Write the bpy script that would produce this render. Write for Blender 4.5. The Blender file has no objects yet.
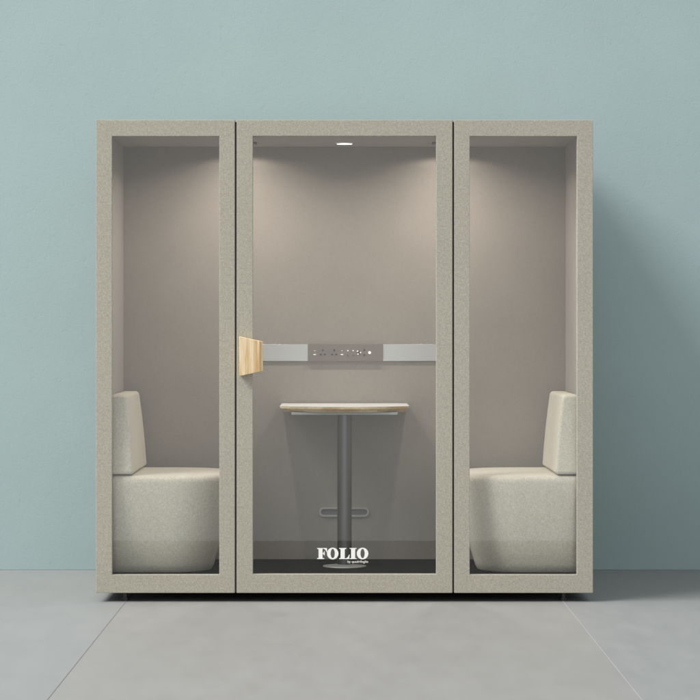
import bpy, bmesh, math
from mathutils import Vector
R = math.radians
C = bpy.context.scene.collection
sc = bpy.context.scene
D = 12.0
def X(px, s=1.0): return (px-344.5)/219/s
def Z(py, s=1.0): return 1.251-(py-328)/219/s
SB = .932

# ------------------------------------------------------------ materials
def mat(name):
    m = bpy.data.materials.new(name); m.use_nodes = True
    nt = m.node_tree
    return m, nt, nt.nodes['Principled BSDF']
def N(nt, t, **k):
    n = nt.nodes.new(t)
    for a, v in k.items():
        if a in n.inputs: n.inputs[a].default_value = v
        else: setattr(n, a, v)
    return n
def coord(nt, scale=(1,1,1)):
    tc = nt.nodes.new('ShaderNodeTexCoord'); mp = nt.nodes.new('ShaderNodeMapping')
    mp.inputs['Scale'].default_value = scale
    nt.links.new(tc.outputs['Object'], mp.inputs['Vector'])
    return mp.outputs['Vector']
def noise(nt, vec, scale, detail=2, rough=.5):
    n = nt.nodes.new('ShaderNodeTexNoise')
    n.inputs['Scale'].default_value = scale; n.inputs['Detail'].default_value = detail
    n.inputs['Roughness'].default_value = rough
    nt.links.new(vec, n.inputs['Vector']); return n.outputs['Fac']
def ramp(nt, fac, stops):
    r = nt.nodes.new('ShaderNodeValToRGB'); e = r.color_ramp.elements
    while len(e) < len(stops): e.new(.5)
    for i, (p, c) in enumerate(stops):
        e[i].position = p; e[i].color = (*c, 1)
    nt.links.new(fac, r.inputs['Fac']); return r.outputs['Color']
def mul(nt, a, b, fac=1.0, mode='MULTIPLY'):
    m = nt.nodes.new('ShaderNodeMix'); m.data_type = 'RGBA'; m.blend_type = mode
    m.inputs['Factor'].default_value = fac
    nt.links.new(a, m.inputs['A']); nt.links.new(b, m.inputs['B']); return m.outputs['Result']
def bump(nt, h, strength, dist, p, prev=None):
    b = nt.nodes.new('ShaderNodeBump'); b.inputs['Strength'].default_value = strength
    b.inputs['Distance'].default_value = dist
    nt.links.new(h, b.inputs['Height'])
    if prev: nt.links.new(prev, b.inputs['Normal'])
    nt.links.new(b.outputs['Normal'], p.inputs['Normal']); return b.outputs['Normal']
def g(c, k): return tuple(min(1, x*k) for x in c)

def felt(name, base, contrast=.16, scale=170, big=.05, bstr=.5, sheen=.15, weave=False):
    m, nt, p = mat(name)
    v = coord(nt)
    n = noise(nt, v, scale, 6, .85)
    warm = (base[0]*1.02, base[1], base[2]*.94); cool = (base[0]*.97, base[1], base[2]*1.04)
    col = ramp(nt, n, [(.28, g(warm, 1-contrast)), (.5, base), (.74, g(cool, 1+contrast*1.25))])
    n2 = noise(nt, v, 5, 3, .5)
    col = mul(nt, col, ramp(nt, n2, [(.25, (1-big,)*3), (.75, (1+0*big,)*3)]))
    n3 = noise(nt, v, scale*3.2, 1, .5)
    col = mul(nt, col, ramp(nt, n3, [(.3, (1-contrast*.7,)*3), (.7, (1, 1, 1))]))
    n5 = noise(nt, v, scale*.42, 2, .5)
    col = mul(nt, col, ramp(nt, n5, [(.32, (1-contrast*.22,)*3), (.62, (1, 1, 1))]))
    nt.links.new(col, p.inputs['Base Color'])
    p.inputs['Roughness'].default_value = .95
    p.inputs['Specular IOR Level'].default_value = .15
    p.inputs['Sheen Weight'].default_value = sheen; p.inputs['Sheen Roughness'].default_value = .6
    nb = bump(nt, n, bstr*.55, .0012, p)
    bump(nt, n3, bstr*.6, .0008, p, nb)
    return m
def simple(name, col, rough=.5, metal=0, spec=.5, nscale=0, namt=.1, bstr=0, stretch=(1,1,1)):
    m, nt, p = mat(name)
    p.inputs['Base Color'].default_value = (*col, 1)
    p.inputs['Roughness'].default_value = rough; p.inputs['Metallic'].default_value = metal
    p.inputs['Specular IOR Level'].default_value = spec
    if nscale:
        v = coord(nt, stretch); n = noise(nt, v, nscale, 4, .6)
        nt.links.new(ramp(nt, n, [(.3, g(col, 1-namt)), (.7, g(col, 1+namt))]), p.inputs['Base Color'])
        if bstr: bump(nt, n, bstr, .001, p)
    return m
def emis(name, col, strength):
    m, nt, p = mat(name)
    p.inputs['Base Color'].default_value = (*col, 1)
    p.inputs['Emission Color'].default_value = (*col, 1); p.inputs['Emission Strength'].default_value = strength
    return m

FELT_C = (.455, .434, .362)
M_frame = felt('frame_felt', FELT_C, .40, 135, .04, .5)
M_seat = felt('seat_fabric', (.66, .615, .52), .27, 125, .05, .6)
M_lining = felt('lining_felt', (.335, .304, .272), .14, 150, .07, .35)
M_black = simple('black_rubber', (.06, .058, .052), .8)
M_base = simple('black_base', (.03, .03, .03), .7, nscale=30, namt=.2)
M_foot = simple('foot_metal', (.05, .05, .05), .35, .6)
M_carpet = simple('dark_carpet', (.005, .005, .005), .95, nscale=260, namt=.5, bstr=.6, spec=.1)
M_alu = simple('brushed_aluminium', (.53, .52, .515), .40, .8, nscale=40, namt=.08, stretch=(1, 20, 60))
M_panel = simple('taupe_panel', (.185, .165, .150), .55, nscale=120, namt=.05)
M_dark = simple('dark_pin_hole', (.06, .055, .052), .8, spec=.1)
M_plateg = simple('grey_sheet_metal', (.33, .34, .34), .5, .3)
M_mesh = simple('recess_mesh', (.15, .148, .142), .7)
M_white = simple('white_lettering', (.88, .88, .86), .5)
M_lam = simple('white_laminate', (.79, .785, .77), .30, nscale=6, namt=.03)
M_pole = simple('pole_metal', (.11, .107, .103), .30, .8)
M_disc = simple('steel_disc', (.60, .60, .58), .45, .6, nscale=20, namt=.06)
M_lens = emis('lamp_lens', (1, .97, .92), 3.0)
M_led = emis('lit_button', (.9, .86, .82), .22)
M_led_dim = emis('dim_button', (.50, .46, .43), .03)

def glass():
    m = bpy.data.materials.new('pane_glass'); m.use_nodes = True
    nt = m.node_tree; nt.nodes.clear()
    out = nt.nodes.new('ShaderNodeOutputMaterial')
    t = nt.nodes.new('ShaderNodeBsdfTransparent'); t.inputs[0].default_value = (.965, .975, .970, 1)
    gl = nt.nodes.new('ShaderNodeBsdfGlossy'); gl.inputs['Roughness'].default_value = .004
    geo = nt.nodes.new('ShaderNodeNewGeometry')
    d = N(nt, 'ShaderNodeVectorMath', operation='DOT_PRODUCT')
    nt.links.new(geo.outputs['Normal'], d.inputs[0]); nt.links.new(geo.outputs['Incoming'], d.inputs[1])
    def mth(op, a, b=None):
        n = nt.nodes.new('ShaderNodeMath'); n.operation = op
        for i, q in enumerate((a, b)):
            if q is None: continue
            if isinstance(q, (int, float)): n.inputs[i].default_value = q
            else: nt.links.new(q, n.inputs[i])
        return n.outputs[0]
    a = mth('ABSOLUTE', d.outputs['Value']); a = mth('SUBTRACT', 1.0, a); a = mth('POWER', a, 5.0)
    a = mth('MULTIPLY', a, .969); a = mth('ADD', a, .031)
    mx = nt.nodes.new('ShaderNodeMixShader')
    nt.links.new(a, mx.inputs[0]); nt.links.new(t.outputs[0], mx.inputs[1]); nt.links.new(gl.outputs[0], mx.inputs[2])
    nt.links.new(mx.outputs[0], out.inputs[0])
    return m
M_glass = glass()

def wood(name, a, b, c, sc_=(1,1,.12), scale=60, rough=.45):
    m, nt, p = mat(name)
    v = coord(nt, sc_)
    n = noise(nt, v, scale, 5, .6)
    col = ramp(nt, n, [(.30, a), (.46, b), (.56, c), (.72, b)])
    f = noise(nt, coord(nt, (sc_[0]*6, sc_[1]*6, sc_[2]*3)), scale*2, 2, .6)
    col = mul(nt, col, ramp(nt, f, [(.35, (.80, .74, .66)), (.62, (1, 1, 1))]), .7)
    nt.links.new(col, p.inputs['Base Color']); p.inputs['Roughness'].default_value = rough
    bump(nt, f, .15, .0005, p)
    return m
M_handle = wood('ash_wood', (.58, .35, .16), (.76, .54, .29), (.90, .76, .52), (1,1,.05), 38)
M_ply = wood('plywood_edge', (.42, .25, .11), (.60, .42, .21), (.78, .64, .42), (.35, .35, 1.4), 14)

def wallmat():
    m, nt, p = mat('teal_plaster')
    v = coord(nt)
    base = (.338, .436, .441)
    n = noise(nt, v, 1.3, 5, .6)
    col = ramp(nt, n, [(.3, g(base, .965)), (.7, g(base, 1.03))])
    n2 = noise(nt, v, 90, 4, .65)
    col = mul(nt, col, ramp(nt, n2, [(.3, (.965,)*3), (.6, (1, 1, 1))]))
    nt.links.new(col, p.inputs['Base Color'])
    p.inputs['Roughness'].default_value = .85; p.inputs['Specular IOR Level'].default_value = .25
    # rolled plaster: fine stipple plus sparse trowel nicks
    b1 = bump(nt, n2, .26, .003, p)
    v2 = coord(nt, (1, 1, .8))
    n3 = noise(nt, v2, 26, 5, .7)
    h = ramp(nt, n3, [(.33, (0, 0, 0)), (.40, (1, 1, 1))])
    b2 = bump(nt, h, .22, .0025, p, b1)
    n4 = noise(nt, v, 8, 4, .5)
    bump(nt, n4, .10, .006, p, b2)
    return m
def floormat():
    m, nt, p = mat('grey_floor_slab')
    v = coord(nt)
    tc = nt.nodes.new('ShaderNodeTexCoord'); sx = nt.nodes.new('ShaderNodeSeparateXYZ')
    nt.links.new(tc.outputs['Object'], sx.inputs[0])
    ab = nt.nodes.new('ShaderNodeMath'); ab.operation = 'ABSOLUTE'; nt.links.new(sx.outputs[0], ab.inputs[0])
    gt = nt.nodes.new('ShaderNodeMath'); gt.operation = 'GREATER_THAN'; gt.inputs[1].default_value = 1.0
    nt.links.new(ab.outputs[0], gt.inputs[0])
    centre = (.296, .295, .289); side = (.289, .297, .299)
    c0 = ramp(nt, gt.outputs[0], [(0, centre), (1, side)])
    n = noise(nt, coord(nt, (.8, 2.2, 1)), 1.1, 6, .62)
    col = mul(nt, c0, ramp(nt, n, [(.3, (.962, .963, .965)), (.5, (.985, .985, .985)), (.72, (1.0, 1.0, 1.0))]))
    n2 = noise(nt, coord(nt, (1, .25, 1)), 9, 5, .7)
    col = mul(nt, col, ramp(nt, n2, [(.3, (.955,)*3), (.65, (1, 1, 1))]))
    n3 = noise(nt, v, 240, 2, .6)
    col = mul(nt, col, ramp(nt, n3, [(.3, (.965,)*3), (.65, (1, 1, 1))]))
    nt.links.new(col, p.inputs['Base Color'])
    r = ramp(nt, n2, [(.3, (.42,)*3), (.7, (.56,)*3)])
    nt.links.new(r, p.inputs['Roughness']); p.inputs['Specular IOR Level'].default_value = .4
    bump(nt, n2, .05, .002, p)
    return m
M_wall = wallmat(); M_floor = floormat()

# ------------------------------------------------------------ mesh helpers
def bx(bm, x0, x1, y0, y1, z0, z1):
    vs = [bm.verts.new((x, y, z)) for z in (z0, z1) for y in (y0, y1) for x in (x0, x1)]
    for f in ((0,2,3,1), (4,5,7,6), (0,1,5,4), (2,6,7,3), (0,4,6,2), (1,3,7,5)):
        bm.faces.new([vs[i] for i in f])
    return bm
def obj(name, bm, m, parent=None, bevel=0, seg=3, smooth=False, loc=None):
    bmesh.ops.recalc_face_normals(bm, faces=bm.faces)
    me = bpy.data.meshes.new(name); bm.to_mesh(me); bm.free()
    me.materials.append(m)
    o = bpy.data.objects.new(name, me); C.objects.link(o)
    if parent: o.parent = parent
    if loc: o.location = loc
    if bevel:
        b = o.modifiers.new('bevel', 'BEVEL'); b.width = bevel; b.segments = seg
        b.limit_method = 'ANGLE'; b.angle_limit = R(30); smooth = True
    if smooth:
        for f in me.polygons: f.use_smooth = True
        if bevel:
            w = o.modifiers.new('wn', 'WEIGHTED_NORMAL'); w.keep_sharp = True
    return o
def box(name, a, m, parent=None, bevel=0, seg=3):
    return obj(name, bx(bmesh.new(), *a), m, parent, bevel, seg)
def prism_y(bm, pts, y0, y1):
    a = [bm.verts.new((x, y0, z)) for x, z in pts]; b = [bm.verts.new((x, y1, z)) for x, z in pts]
    n = len(pts)
    bm.faces.new(a); bm.faces.new(b[::-1])
    for i in range(n): bm.faces.new((a[i], b[i], b[(i+1) % n], a[(i+1) % n]))
    return bm
def ring_y(bm, outer, inner, y0, y1):
    n = len(outer)
    L = [[bm.verts.new((x, y, z)) for x, z in pts] for y in (y0, y1) for pts in (outer, inner)]
    of, inf, ob, ib = L
    for i in range(n):
        j = (i+1) % n
        bm.faces.new((of[i], of[j], inf[j], inf[i])); bm.faces.new((ob[i], ib[i], ib[j], ob[j]))
        bm.faces.new((of[i], ob[i], ob[j], of[j])); bm.faces.new((inf[i], inf[j], ib[j], ib[i]))
    return bm
def rect(x0, x1, z0, z1): return [(x0, z0), (x1, z0), (x1, z1), (x0, z1)]
def cyl(bm, cx, cy, cz, r, h, axis='z', n=48, r2=None):
    r2 = r if r2 is None else r2
    A, B = [], []
    for i in range(n):
        t = 2*math.pi*i/n; c, s = math.cos(t), math.sin(t)
        if axis == 'z':
            A.append(bm.verts.new((cx+r*c, cy+r*s, cz))); B.append(bm.verts.new((cx+r2*c, cy+r2*s, cz+h)))
        else:
            A.append(bm.verts.new((cx+r*c, cy, cz+r*s))); B.append(bm.verts.new((cx+r2*c, cy+h, cz+r2*s)))
    bm.faces.new(A); bm.faces.new(B[::-1])
    for i in range(n): bm.faces.new((A[i], B[i], B[(i+1) % n], A[(i+1) % n]))
    return bm
def empty(name, label, cat, group=None, loc=(0, 0, 0)):
    o = bpy.data.objects.new(name, None); C.objects.link(o); o.location = loc
    o.empty_display_size = .1
    o['label'] = label; o['category'] = cat
    if group: o['group'] = group
    return o
def struct(o): o['kind'] = 'structure'; return o

# ------------------------------------------------------------ setting
struct(box('floor', (-6, 8, -3.4, 1.70, -.10, 0), M_floor))
struct(box('wall', (-6, 8, 1.587, 1.75, .001, 6.5), M_wall))
M_j1 = simple('dark_joint', (.215, .215, .215), .8); M_j2 = simple('pale_joint', (.39, .39, .385), .6)
struct(box('floor_joint', (-1.0012, -.9988, -3.39, 1.585, 0.0002, .0012), M_j1))
struct(box('floor_joint', (.9988, 1.0012, -3.39, 1.585, 0.0002, .0012), M_j2))

# ------------------------------------------------------------ the pod
pod = empty('office_pod', 'large beige felt booth with three tall glass bays standing before the teal wall', 'office booth')
XO = X(593); ZT = Z(120); ZB = Z(593)
XI = 1.083; ZC = 1.251+194.2/219; ZF = 1.251-248/219; YB = .875
# outer shell: two side walls, roof, back; unseen depth added for wall shadow
bm = bmesh.new()
bx(bm, -XO+.002, -XI-.034, .047, 1.44, ZB+.002, ZT-.003)
bx(bm, XI+.034, XO-.002, .047, 1.44, ZB+.002, ZT-.003)
bx(bm, -XI-.0335, XI+.0335, .047, 1.44, ZC+.022, ZT-.002)
bx(bm, -XI-.0335, XI+.0335, .915, 1.439, ZB+.003, ZC+.0215)
for s in (-1, 1): bx(bm, s*X(453.3)-.006, s*X(453.3)+.006, .006, .046, ZT-.009, ZT-.002)
obj('outer_shell', bm, M_frame, pod)
box('back_panel', (-XI, XI, YB, .912, ZF, ZC+.018), M_lining, pod)
for s in (-1, 1):
    box('side_panel', tuple(sorted((s*XI, s*(XI+.032)))) + (.049, .912, ZF, ZC+.018), M_lining, pod)
box('ceiling_panel', (-XI+.001, XI-.001, .049, YB-.001, ZC, ZC+.018), M_lining, pod)
box('plinth', (-XI-.03, XI+.03, .05, .91, ZB+.001, ZF-.012), M_base, pod)
box('carpet', (-XI+.001, XI-.001, .02, YB-.001, ZF-.010, ZF), M_carpet, pod)
# seams
for s in (-1, 1):
    box('seal_strip', (s*X(453.3)-.0065, s*X(453.3)+.0065, .012, .045, ZB+.002, ZT-.010), M_black, pod)
GAP = .0042
xs = X(453.3)
def bay(name, ox0, ox1, ix0, ix1, iz0, iz1, hinge=False):
    bm = ring_y(bmesh.new(), rect(ox0, ox1, ZB, ZT), rect(ix0, ix1, iz0, iz1), 0, .044)
    f = obj(name, bm, M_frame, pod, .0022, 2)
    gp = obj('glass_pane', bx(bmesh.new(), ix0-.008, ix1+.008, .016, .024, iz0-.008, iz1+.008), M_glass, f)
    return f
zt = Z(136.2); zb = Z(574.7)
# the panes sit in a groove: cut-outs are left by keeping them 8 mm into the frame
bay('window_frame', -XO, -xs-GAP, X(112), X(219.3), zb, zt)
bay('window_frame', xs+GAP, XO, X(469.7), X(577), zb, zt)
door = bay('door', -xs+GAP, xs-GAP, X(252.8), X(436.2), Z(574.2), Z(136))

# door handle: a folded trapezoid of solid ash wrapping the door edge
bm = bmesh.new()
xl, xm, xr = X(239.8), X(260), X(263)
zl0, zl1 = Z(376), Z(336.2); zm0, zm1 = Z(371.8), Z(341.0); zr0, zr1 = Z(371), Z(341.6)
P = [(xl, -.052, zl0), (xm, -.034, zm0), (xr, -.014, zr0), (xr, -.001, zr0), (xl, -.001, zl0)]
Q = [(xl, -.052, zl1), (xm, -.034, zm1), (xr, -.014, zr1), (xr, -.001, zr1), (xl, -.001, zl1)]
a = [bm.verts.new(p) for p in P]; b = [bm.verts.new(p) for p in Q]
bm.faces.new(a); bm.faces.new(b[::-1])
for i in range(5): bm.faces.new((a[i], b[i], b[(i+1) % 5], a[(i+1) % 5]))
h = obj('door_handle', bm, M_handle, door, .0025, 3); h['label'] = 'pale ash wood trapezoid door handle'

# lettering on the door glass
def ell(cx, cz, rx, rz, n=40, rev=False):
    p = [(cx+rx*math.cos(2*math.pi*i/n), cz+rz*math.sin(2*math.pi*i/n)) for i in range(n)]
    return p[::-1] if rev else p
def serif_pts(w, st, cx, x0):  # slab-with-bracket vertical stem, height 1, centred cx, serif halfwidth w, stem half st
    s, b = .055, .06
    return [(cx-w, 0), (cx+w, 0), (cx+w, s), (cx+st+b*.3, s+b*.35), (cx+st, s+b), (cx+st, 1-s-b), (cx+st+b*.3, 1-s-b*.35),
            (cx+w, 1-s), (cx+w, 1), (cx-w, 1), (cx-w, 1-s), (cx-st-b*.3, 1-s-b*.35), (cx-st, 1-s-b), (cx-st, s+b), (cx-st-b*.3, s+b*.35), (cx-w, s)]
LH = (559.3-548.3)/219
def LX(px): return X(px)
def place(pts, ox): return [(ox+x*LH, Z(559.3)+z*LH) for x, z in pts]
bm = bmesh.new()
y0, y1 = .0145, .0158
# units: letter height = 1 = 11 px
F = [(0,0),(.66,0),(.66,.055),(.54,.09),(.50,.13),(.50,.47),(.56,.46),(.62,.40),(.645,.33),(.70,.33),(.70,.70),(.645,.70),(.62,.62),(.56,.55),(.50,.54),
     (.50,.94),(.62,.93),(.74,.86),(.82,.74),(.85,.64),(.92,.64),(.90,1),(0,1),(0,.945),(.10,.91),(.14,.87),(.14,.13),(.10,.09),(0,.055)]
prism_y(bm, place(F, LX(317.0)), y0, y1)
L_ = [(0,0),(.93,0),(.97,.40),(.90,.40),(.86,.27),(.77,.14),(.64,.07),(.52,.06),(.52,.87),(.56,.91),(.68,.945),(.68,1),(0,1),(0,.945),(.10,.91),(.14,.87),(.14,.13),(.10,.09),(0,.055)]
prism_y(bm, place(L_, LX(339.0)), y0, y1)
prism_y(bm, place(serif_pts(.32, .185, .32, 0), LX(349.6)), y0, y1)
for cpx in (332.7, 362.6):
    cx = LX(cpx); cz = Z(553.8)
    ring_y(bm, ell(cx, cz, 5.75/219, 5.85/219), ell(cx, cz, 2.1/219, 4.7/219), y0, y1)
o = obj('logo_lettering', bm, M_white, door); o['label'] = 'white serif lettering FOLIO'
fc = bpy.data.curves.new('logo_byline', 'FONT'); fc.body = 'by quadrifoglio'
fc.size = 3.35/219; fc.extrude = .0004; fc.offset = .0001; fc.align_x = 'RIGHT'
tmp = bpy.data.objects.new('byline_curve', fc); C.objects.link(tmp)
bpy.context.view_layer.update()
me = bpy.data.meshes.new_from_object(tmp.evaluated_get(bpy.context.evaluated_depsgraph_get()))
bpy.data.objects.remove(tmp)
xsn = [v.co.x for v in me.vertices]; wd = max(xsn)-min(xsn); kx = (20.6/219)/wd
for v in me.vertices: v.co.x *= kx
me.materials.clear(); me.materials.append(M_white)
o = bpy.data.objects.new('logo_byline', me); C.objects.link(o); o.parent = door
o.rotation_euler = (R(90), 0, 0); o.location = (X(368.3), .0150, Z(563.0))
o['label'] = 'tiny white byline under the lettering'

# rail with sockets
rz0, rz1 = Z(361, SB), Z(344.2, SB)
rail = box('power_rail', (-.51, .51, YB-.010, YB-.001, rz0, rz1), M_alu, pod, .001, 2)
cp = box('control_panel', (X(308, SB), X(383, SB), YB-.018, YB-.0105, rz0-.0015, rz1+.0015), M_panel, rail, .0015, 2)
def dot(name, px, py, w, hh, m, dy=0, box_=False):
    s = .9335; cx, cz = X(px, s), Z(py, s); k = 1/219/s; y = YB-.0195-dy
    bm = bmesh.new()
    if box_: bx(bm, cx-w*k/2, cx+w*k/2, y, y+.0012, cz-hh*k/2, cz+hh*k/2)
    else:
        cyl(bm, cx, y, cz, w*k/2, .0012, 'y', 24)
    return bm
def add_detail(name, specs, m):
    bm = bmesh.new()
    s = .9335; k = 1/219/s
    for px, py, w, hh in specs:
        cx, cz = X(px, s), Z(py, s)
        if hh: bx(bm, cx-w*k/2, cx+w*k/2, YB-.0198, YB-.0181, cz-hh*k/2, cz+hh*k/2)
        else: cyl(bm, cx, YB-.0200, cz, w*k/2*.75, .0019, 'y', 24)
    return obj(name, bm, m, rail)
for px in (314.7, 342.0):
    add_detail('usb_socket', [(px, 354.5, 2.6, .9)], M_led)
    add_detail('indicator_light', [(px, 350.8, 1.7, .9)], M_led_dim)
for px in (322.8, 334.3):
    add_detail('mains_socket', [(px, 350.2, 1.2, 1.9), (px-2.1, 354.5, 1.9, 1.25), (px+2.0, 354.5, 1.9, 1.25)], M_dark)
for px in (347.8, 353.1):
    add_detail('indicator_light', [(px, 350.6, 1.8, 0)], M_led)
    add_detail('push_button', [(px, 355.4, 2.2, 0)], simple('button_grey', (.10, .09, .085), .5))
add_detail('rotary_knob', [(358.8, 352.6, 4.6, 0)], M_dark)
s = .9335
bm = bmesh.new()
for px, py in ((357.6, 351.2), (360.5, 352.5), (358.0, 354.0)):
    cyl(bm, X(px, s), YB-.0215, Z(py, s), (.75/219/s), .0014, 'y', 20)
obj('fan_symbol', bm, M_led, rail)
add_detail('push_button', [(364.2, 349.9, 2.2, 0)], M_dark)
add_detail('push_button', [(364.2, 355.0, 2.2, 0)], M_dark)
add_detail('lamp_button', [(369.6, 352.6, 4.0, 0)], M_led)

# pill-shaped vent low on the back wall
def pill(x0, x1, z0, z1, n=16):
    r = (z1-z0)/2; zc = (z0+z1)/2; pts = []
    for i in range(n+1):
        t = -math.pi/2+math.pi*i/n; pts.append((x1-r+r*math.cos(t), zc+r*math.sin(t)))
    for i in range(n+1):
        t = math.pi/2+math.pi*i/n; pts.append((x0+r+r*math.cos(t), zc+r*math.sin(t)))
    return pts
vx0, vx1, vz0, vz1 = X(318.8, SB), X(369.4, SB), Z(517, SB), Z(507, SB)
e = .011
vent = obj('vent_grille', ring_y(bmesh.new(), pill(vx0, vx1, vz0, vz1), pill(vx0+e, vx1-e, vz0+e, vz1-e), YB-.012, YB-.001), simple('vent_rim_grey', (.38, .37, .35), .5), pod, .002, 2)
bm = bmesh.new()
prism_y(bm, pill(vx0+e-.001, vx1-e+.001, vz0+e-.001, vz1-e+.001), YB-.0035, YB-.0015)
nx = 26
for i in range(nx):
    for k in range(3):
        cx = vx0+e+.008+(vx1-vx0-2*e-.016)*(i+.5*(k % 2))/nx; cz = (vz0+vz1)/2+(k-1)*.0075
        cyl(bm, cx, YB-.0048, cz, .0026, .0012, 'y', 8)
obj('grille_mesh', bm, M_mesh, vent)

# ceiling lights
for s in (-1, 1):
    o = box('ceiling_bracket', tuple(sorted((s*X(445.5, .955), s*X(432, .955))))+(.52, .60, ZC-.010, ZC-.0005), simple('bracket_grey', (.10, .10, .11), .5), pod, .002, 2)
LY = .42
for x, ly in ((-.49, .43), (0, .565), (.49, .43), (-.50, .70), (.50, .70)):  # rearmost pair: added fixtures, hidden behind the posts, for the accent spots
    LY = ly; m = M_lens
    bm = ring_y(bmesh.new(), ell(0, 0, .044, .044), ell(0, 0, .036, .036), 0, .007)
    for v in bm.verts: v.co = Vector((v.co.x+x, v.co.z+LY, ZC-.007+v.co.y))
    cl = obj('ceiling_light', bm, M_lam if 1 else M_panel, pod, .001, 2)
    lens = obj('lens', cyl(bmesh.new(), x, LY, ZC-.0080, .0355, .0035), m, cl)
for s in (-1, 1):
    for y in (.09, 1.30):
        bm = cyl(bmesh.new(), s*X(565), y, 0.0, .017, .012, n=24)
        cyl(bm, s*X(565), y, .0125, .010, ZB-.0115, n=16)
        obj('levelling_foot', bm, M_foot, pod)

# ------------------------------------------------------------ seats
def loft(layers):
    bm = bmesh.new(); rows = []
    for pts, z in layers: rows.append([bm.verts.new((x, y, z)) for x, y in pts])
    n = len(rows[0])
    for a, b in zip(rows, rows[1:]):
        for i in range(n): bm.faces.new((a[i], a[(i+1) % n], b[(i+1) % n], b[i]))
    bm.faces.new(rows[0][::-1]); bm.faces.new(rows[-1])
    return bm
def outline(ins, end=.548, r=.25, y0=.042, y1=.80, wall=1.079):
    xe = -end-ins; yf = y0+ins*1.25; yb = y1-ins; rr = r-ins*.7; w = -wall
    pts = []
    for i in range(9): pts.append((w+(xe-rr-w)*i/8, yf))
    for i in range(1, 15):
        t = -math.pi/2+math.pi/2*i/14; pts.append((xe-rr+rr*math.cos(t), yf+rr+rr*math.sin(t)))
    for i in range(0, 14):
        t = math.pi/2*i/14; pts.append((xe-rr+rr*math.cos(t), yb-rr+rr*math.sin(t)))
    for i in range(9): pts.append((xe-rr+(w-xe+rr)*i/8, yb))
    return pts
SZ = .574
prof = [(.083, .1195), (.074, .125), (.064, .16), (.052, .20), (.041, .24), (.031, .29), (.021, .35), (.012, .42), (.005, .49), (0, .54),
        (.0015, SZ-.020), (.006, SZ-.009), (.014, SZ-.003), (.024, SZ), (.10, SZ+.003)]
def seat(side, label):
    t = empty('bench_seat', label, 'seat', 'upholstered seats facing each other in the booth', (side*.80, .42, ZF))
    def fin(bm):
        for v in bm.verts:
            v.co.x = v.co.x*(-side); v.co -= Vector((side*.80, .42, ZF))
        return bm
    bm = fin(loft([(outline(i), z) for i, z in prof]))
    o = obj('seat_base', bm, M_seat, t, smooth=True)
    bm = bmesh.new()
    lo = [(-1.078, .045), (-.966, .045), (-.962, .80), (-1.078, .80)]
    hi = [(-1.078, .075), (-1.001, .075), (-.998, .77), (-1.078, .77)]
    rows = []
    for k in range(5):
        u = k/4
        bulge = .004*math.sin(math.pi*u)
        rows.append(([(a[0]+(b[0]-a[0])*u+(bulge if j in (1, 2) else 0), a[1]+(b[1]-a[1])*u) for j, (a, b) in enumerate(zip(lo, hi))], SZ+.005+u*(.945-SZ-.005)))
    bm = fin(loft(rows))
    o = obj('backrest', bm, M_seat, t, .017, 5)
    return t
seat(-1, 'rounded beige fabric seat with wedge backrest behind the left window, left of the table')
seat(1, 'rounded beige fabric seat with wedge backrest behind the right window, right of the table')

# ------------------------------------------------------------ table
TY = .46
tb = empty('pedestal_table', 'high white-topped table on one dark steel column behind the glass door', 'table', None, (0, TY, ZF))
def top_outline(ins):
    w = .306-ins; pts = [(-w, .868-TY), ]
    yc, yf = .43-TY+ins*.6, .29-TY+ins
    pts.append((-w, yc))
    n = 24
    for i in range(1, n):
        u = -1+2*i/n; pts.append((w*u, yf+(yc-yf)*abs(u)**2.2))
    pts += [(w, yc), (w, .868-TY)]
    return pts
TZ = 1.251-80.6/219-ZF
obj('table_top', loft([(top_outline(.0), TZ-.002), (top_outline(.0), TZ-.0002), (top_outline(.0015), TZ)]), M_lam, tb)
obj('table_edge', loft([(top_outline(.024), TZ-.028), (top_outline(.001), TZ-.0115), (top_outline(.0003), TZ-.0022)]), M_ply, tb)
obj('mounting_plate', bx(bmesh.new(), -.25, .25, .36-TY, .80-TY, TZ-.041, TZ-.0285), M_plateg, tb, .002, 2)
obj('column', cyl(bmesh.new(), 0, 0, .014, .0345, TZ-.0555, n=64), M_pole, tb, .001, 2)
bm = loft([([(r_*math.cos(2*math.pi*i/72), r_*math.sin(2*math.pi*i/72)) for i in range(72)], z) for r_, z in ((.100, .0005), (.1035, .003), (.1025, .006), (.05, .011), (.036, .0135))])
obj('base_disc', bm, M_disc, tb, smooth=True)

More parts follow.
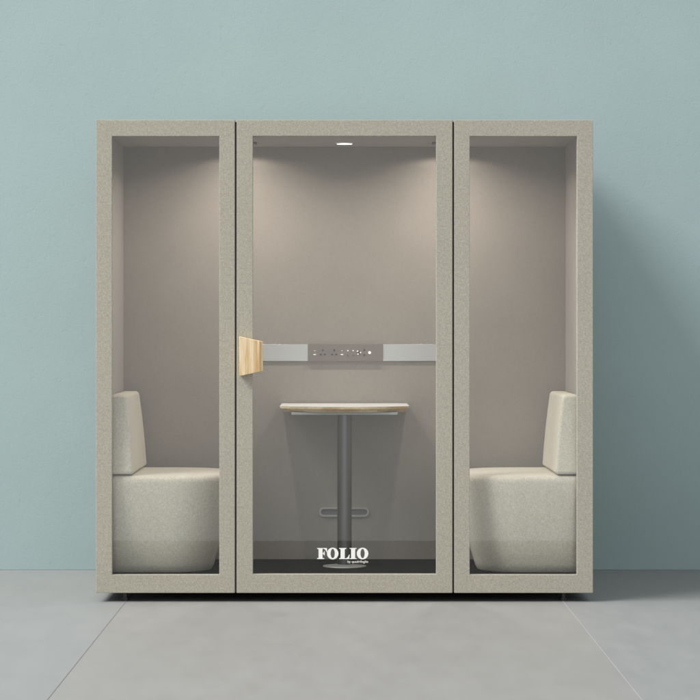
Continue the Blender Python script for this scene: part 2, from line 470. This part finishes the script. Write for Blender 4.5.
# ------------------------------------------------------------ lights
def area(name, loc, aim, sx, sy, power, col, spread=180):
    l = bpy.data.lights.new(name, 'AREA'); l.shape = 'RECTANGLE'; l.size = sx; l.size_y = sy
    l.energy = power; l.color = col; l.spread = R(spread)
    o = bpy.data.objects.new(name, l); C.objects.link(o); o.location = loc
    o.rotation_euler = (Vector(aim)-Vector(loc)).to_track_quat('-Z', 'Y').to_euler(); return o
area('key_softbox', (-16, -9, 20.0), (1.2, -9, 1.6), 18, 11, 9900, (1, .975, .94))
for s in (-1, 1):
    l = bpy.data.lights.new('booth_downlight', 'AREA'); l.shape = 'DISK'; l.size = .06; l.energy = 6.3; l.color = (1, .89, .80); l.spread = R(156)
    o = bpy.data.objects.new('booth_downlight', l); C.objects.link(o); o.location = (s*.49, .43, ZC-.0095)
    l = bpy.data.lights.new('added_accent', 'SPOT'); l.energy = 2.3; l.color = (1, .89, .80)  # added spot, tightens the glow in the back panel's upper corners
    l.spot_size = R(163); l.spot_blend = .22; l.shadow_soft_size = .012
    o = bpy.data.objects.new('added_accent', l); C.objects.link(o); o.location = (s*.50, .70, ZC-.016)
w = bpy.data.worlds.new('World'); sc.world = w; w.use_nodes = True
bg = w.node_tree.nodes['Background']; bg.inputs[0].default_value = (.975, .99, 1, 1)
# studio surround: even grey-white, with a brighter wall of light straight behind the camera
nt = w.node_tree
tc = nt.nodes.new('ShaderNodeTexCoord'); sp = nt.nodes.new('ShaderNodeSeparateXYZ'); mr = nt.nodes.new('ShaderNodeMapRange')
nt.links.new(tc.outputs['Generated'], sp.inputs[0]); nt.links.new(sp.outputs[1], mr.inputs[0])
mr.interpolation_type = 'SMOOTHSTEP'
for k_, v_ in (('From Min', -.80), ('From Max', -.975), ('To Min', .65), ('To Max', 1.35)): mr.inputs[k_].default_value = v_
mz = nt.nodes.new('ShaderNodeMapRange'); mz.interpolation_type = 'SMOOTHSTEP'
for k_, v_ in (('From Min', -.30), ('From Max', -.13), ('To Min', .22), ('To Max', 1.0)): mz.inputs[k_].default_value = v_
nt.links.new(sp.outputs[2], mz.inputs[0])
mm = nt.nodes.new('ShaderNodeMath'); mm.operation = 'MULTIPLY'
nt.links.new(mr.outputs[0], mm.inputs[0]); nt.links.new(mz.outputs[0], mm.inputs[1])
nt.links.new(mm.outputs[0], bg.inputs[1])

cam = bpy.data.cameras.new('camera'); co = bpy.data.objects.new('camera', cam); C.objects.link(co)
co.location = (0, -D, 1.251); co.rotation_euler = (R(90), 0, 0)
cam.sensor_width = 36; cam.lens = 36*D*219/700
cam.shift_x = 5.5/700; cam.shift_y = -22/700; cam.clip_end = 100
sc.camera = co
sc.view_settings.view_transform = 'Standard'; sc.view_settings.look = 'None'
sc.view_settings.exposure = 0; sc.view_settings.gamma = 1
sc.render.engine = 'CYCLES'
sc.cycles.max_bounces = 10; sc.cycles.diffuse_bounces = 5; sc.cycles.transparent_max_bounces = 12
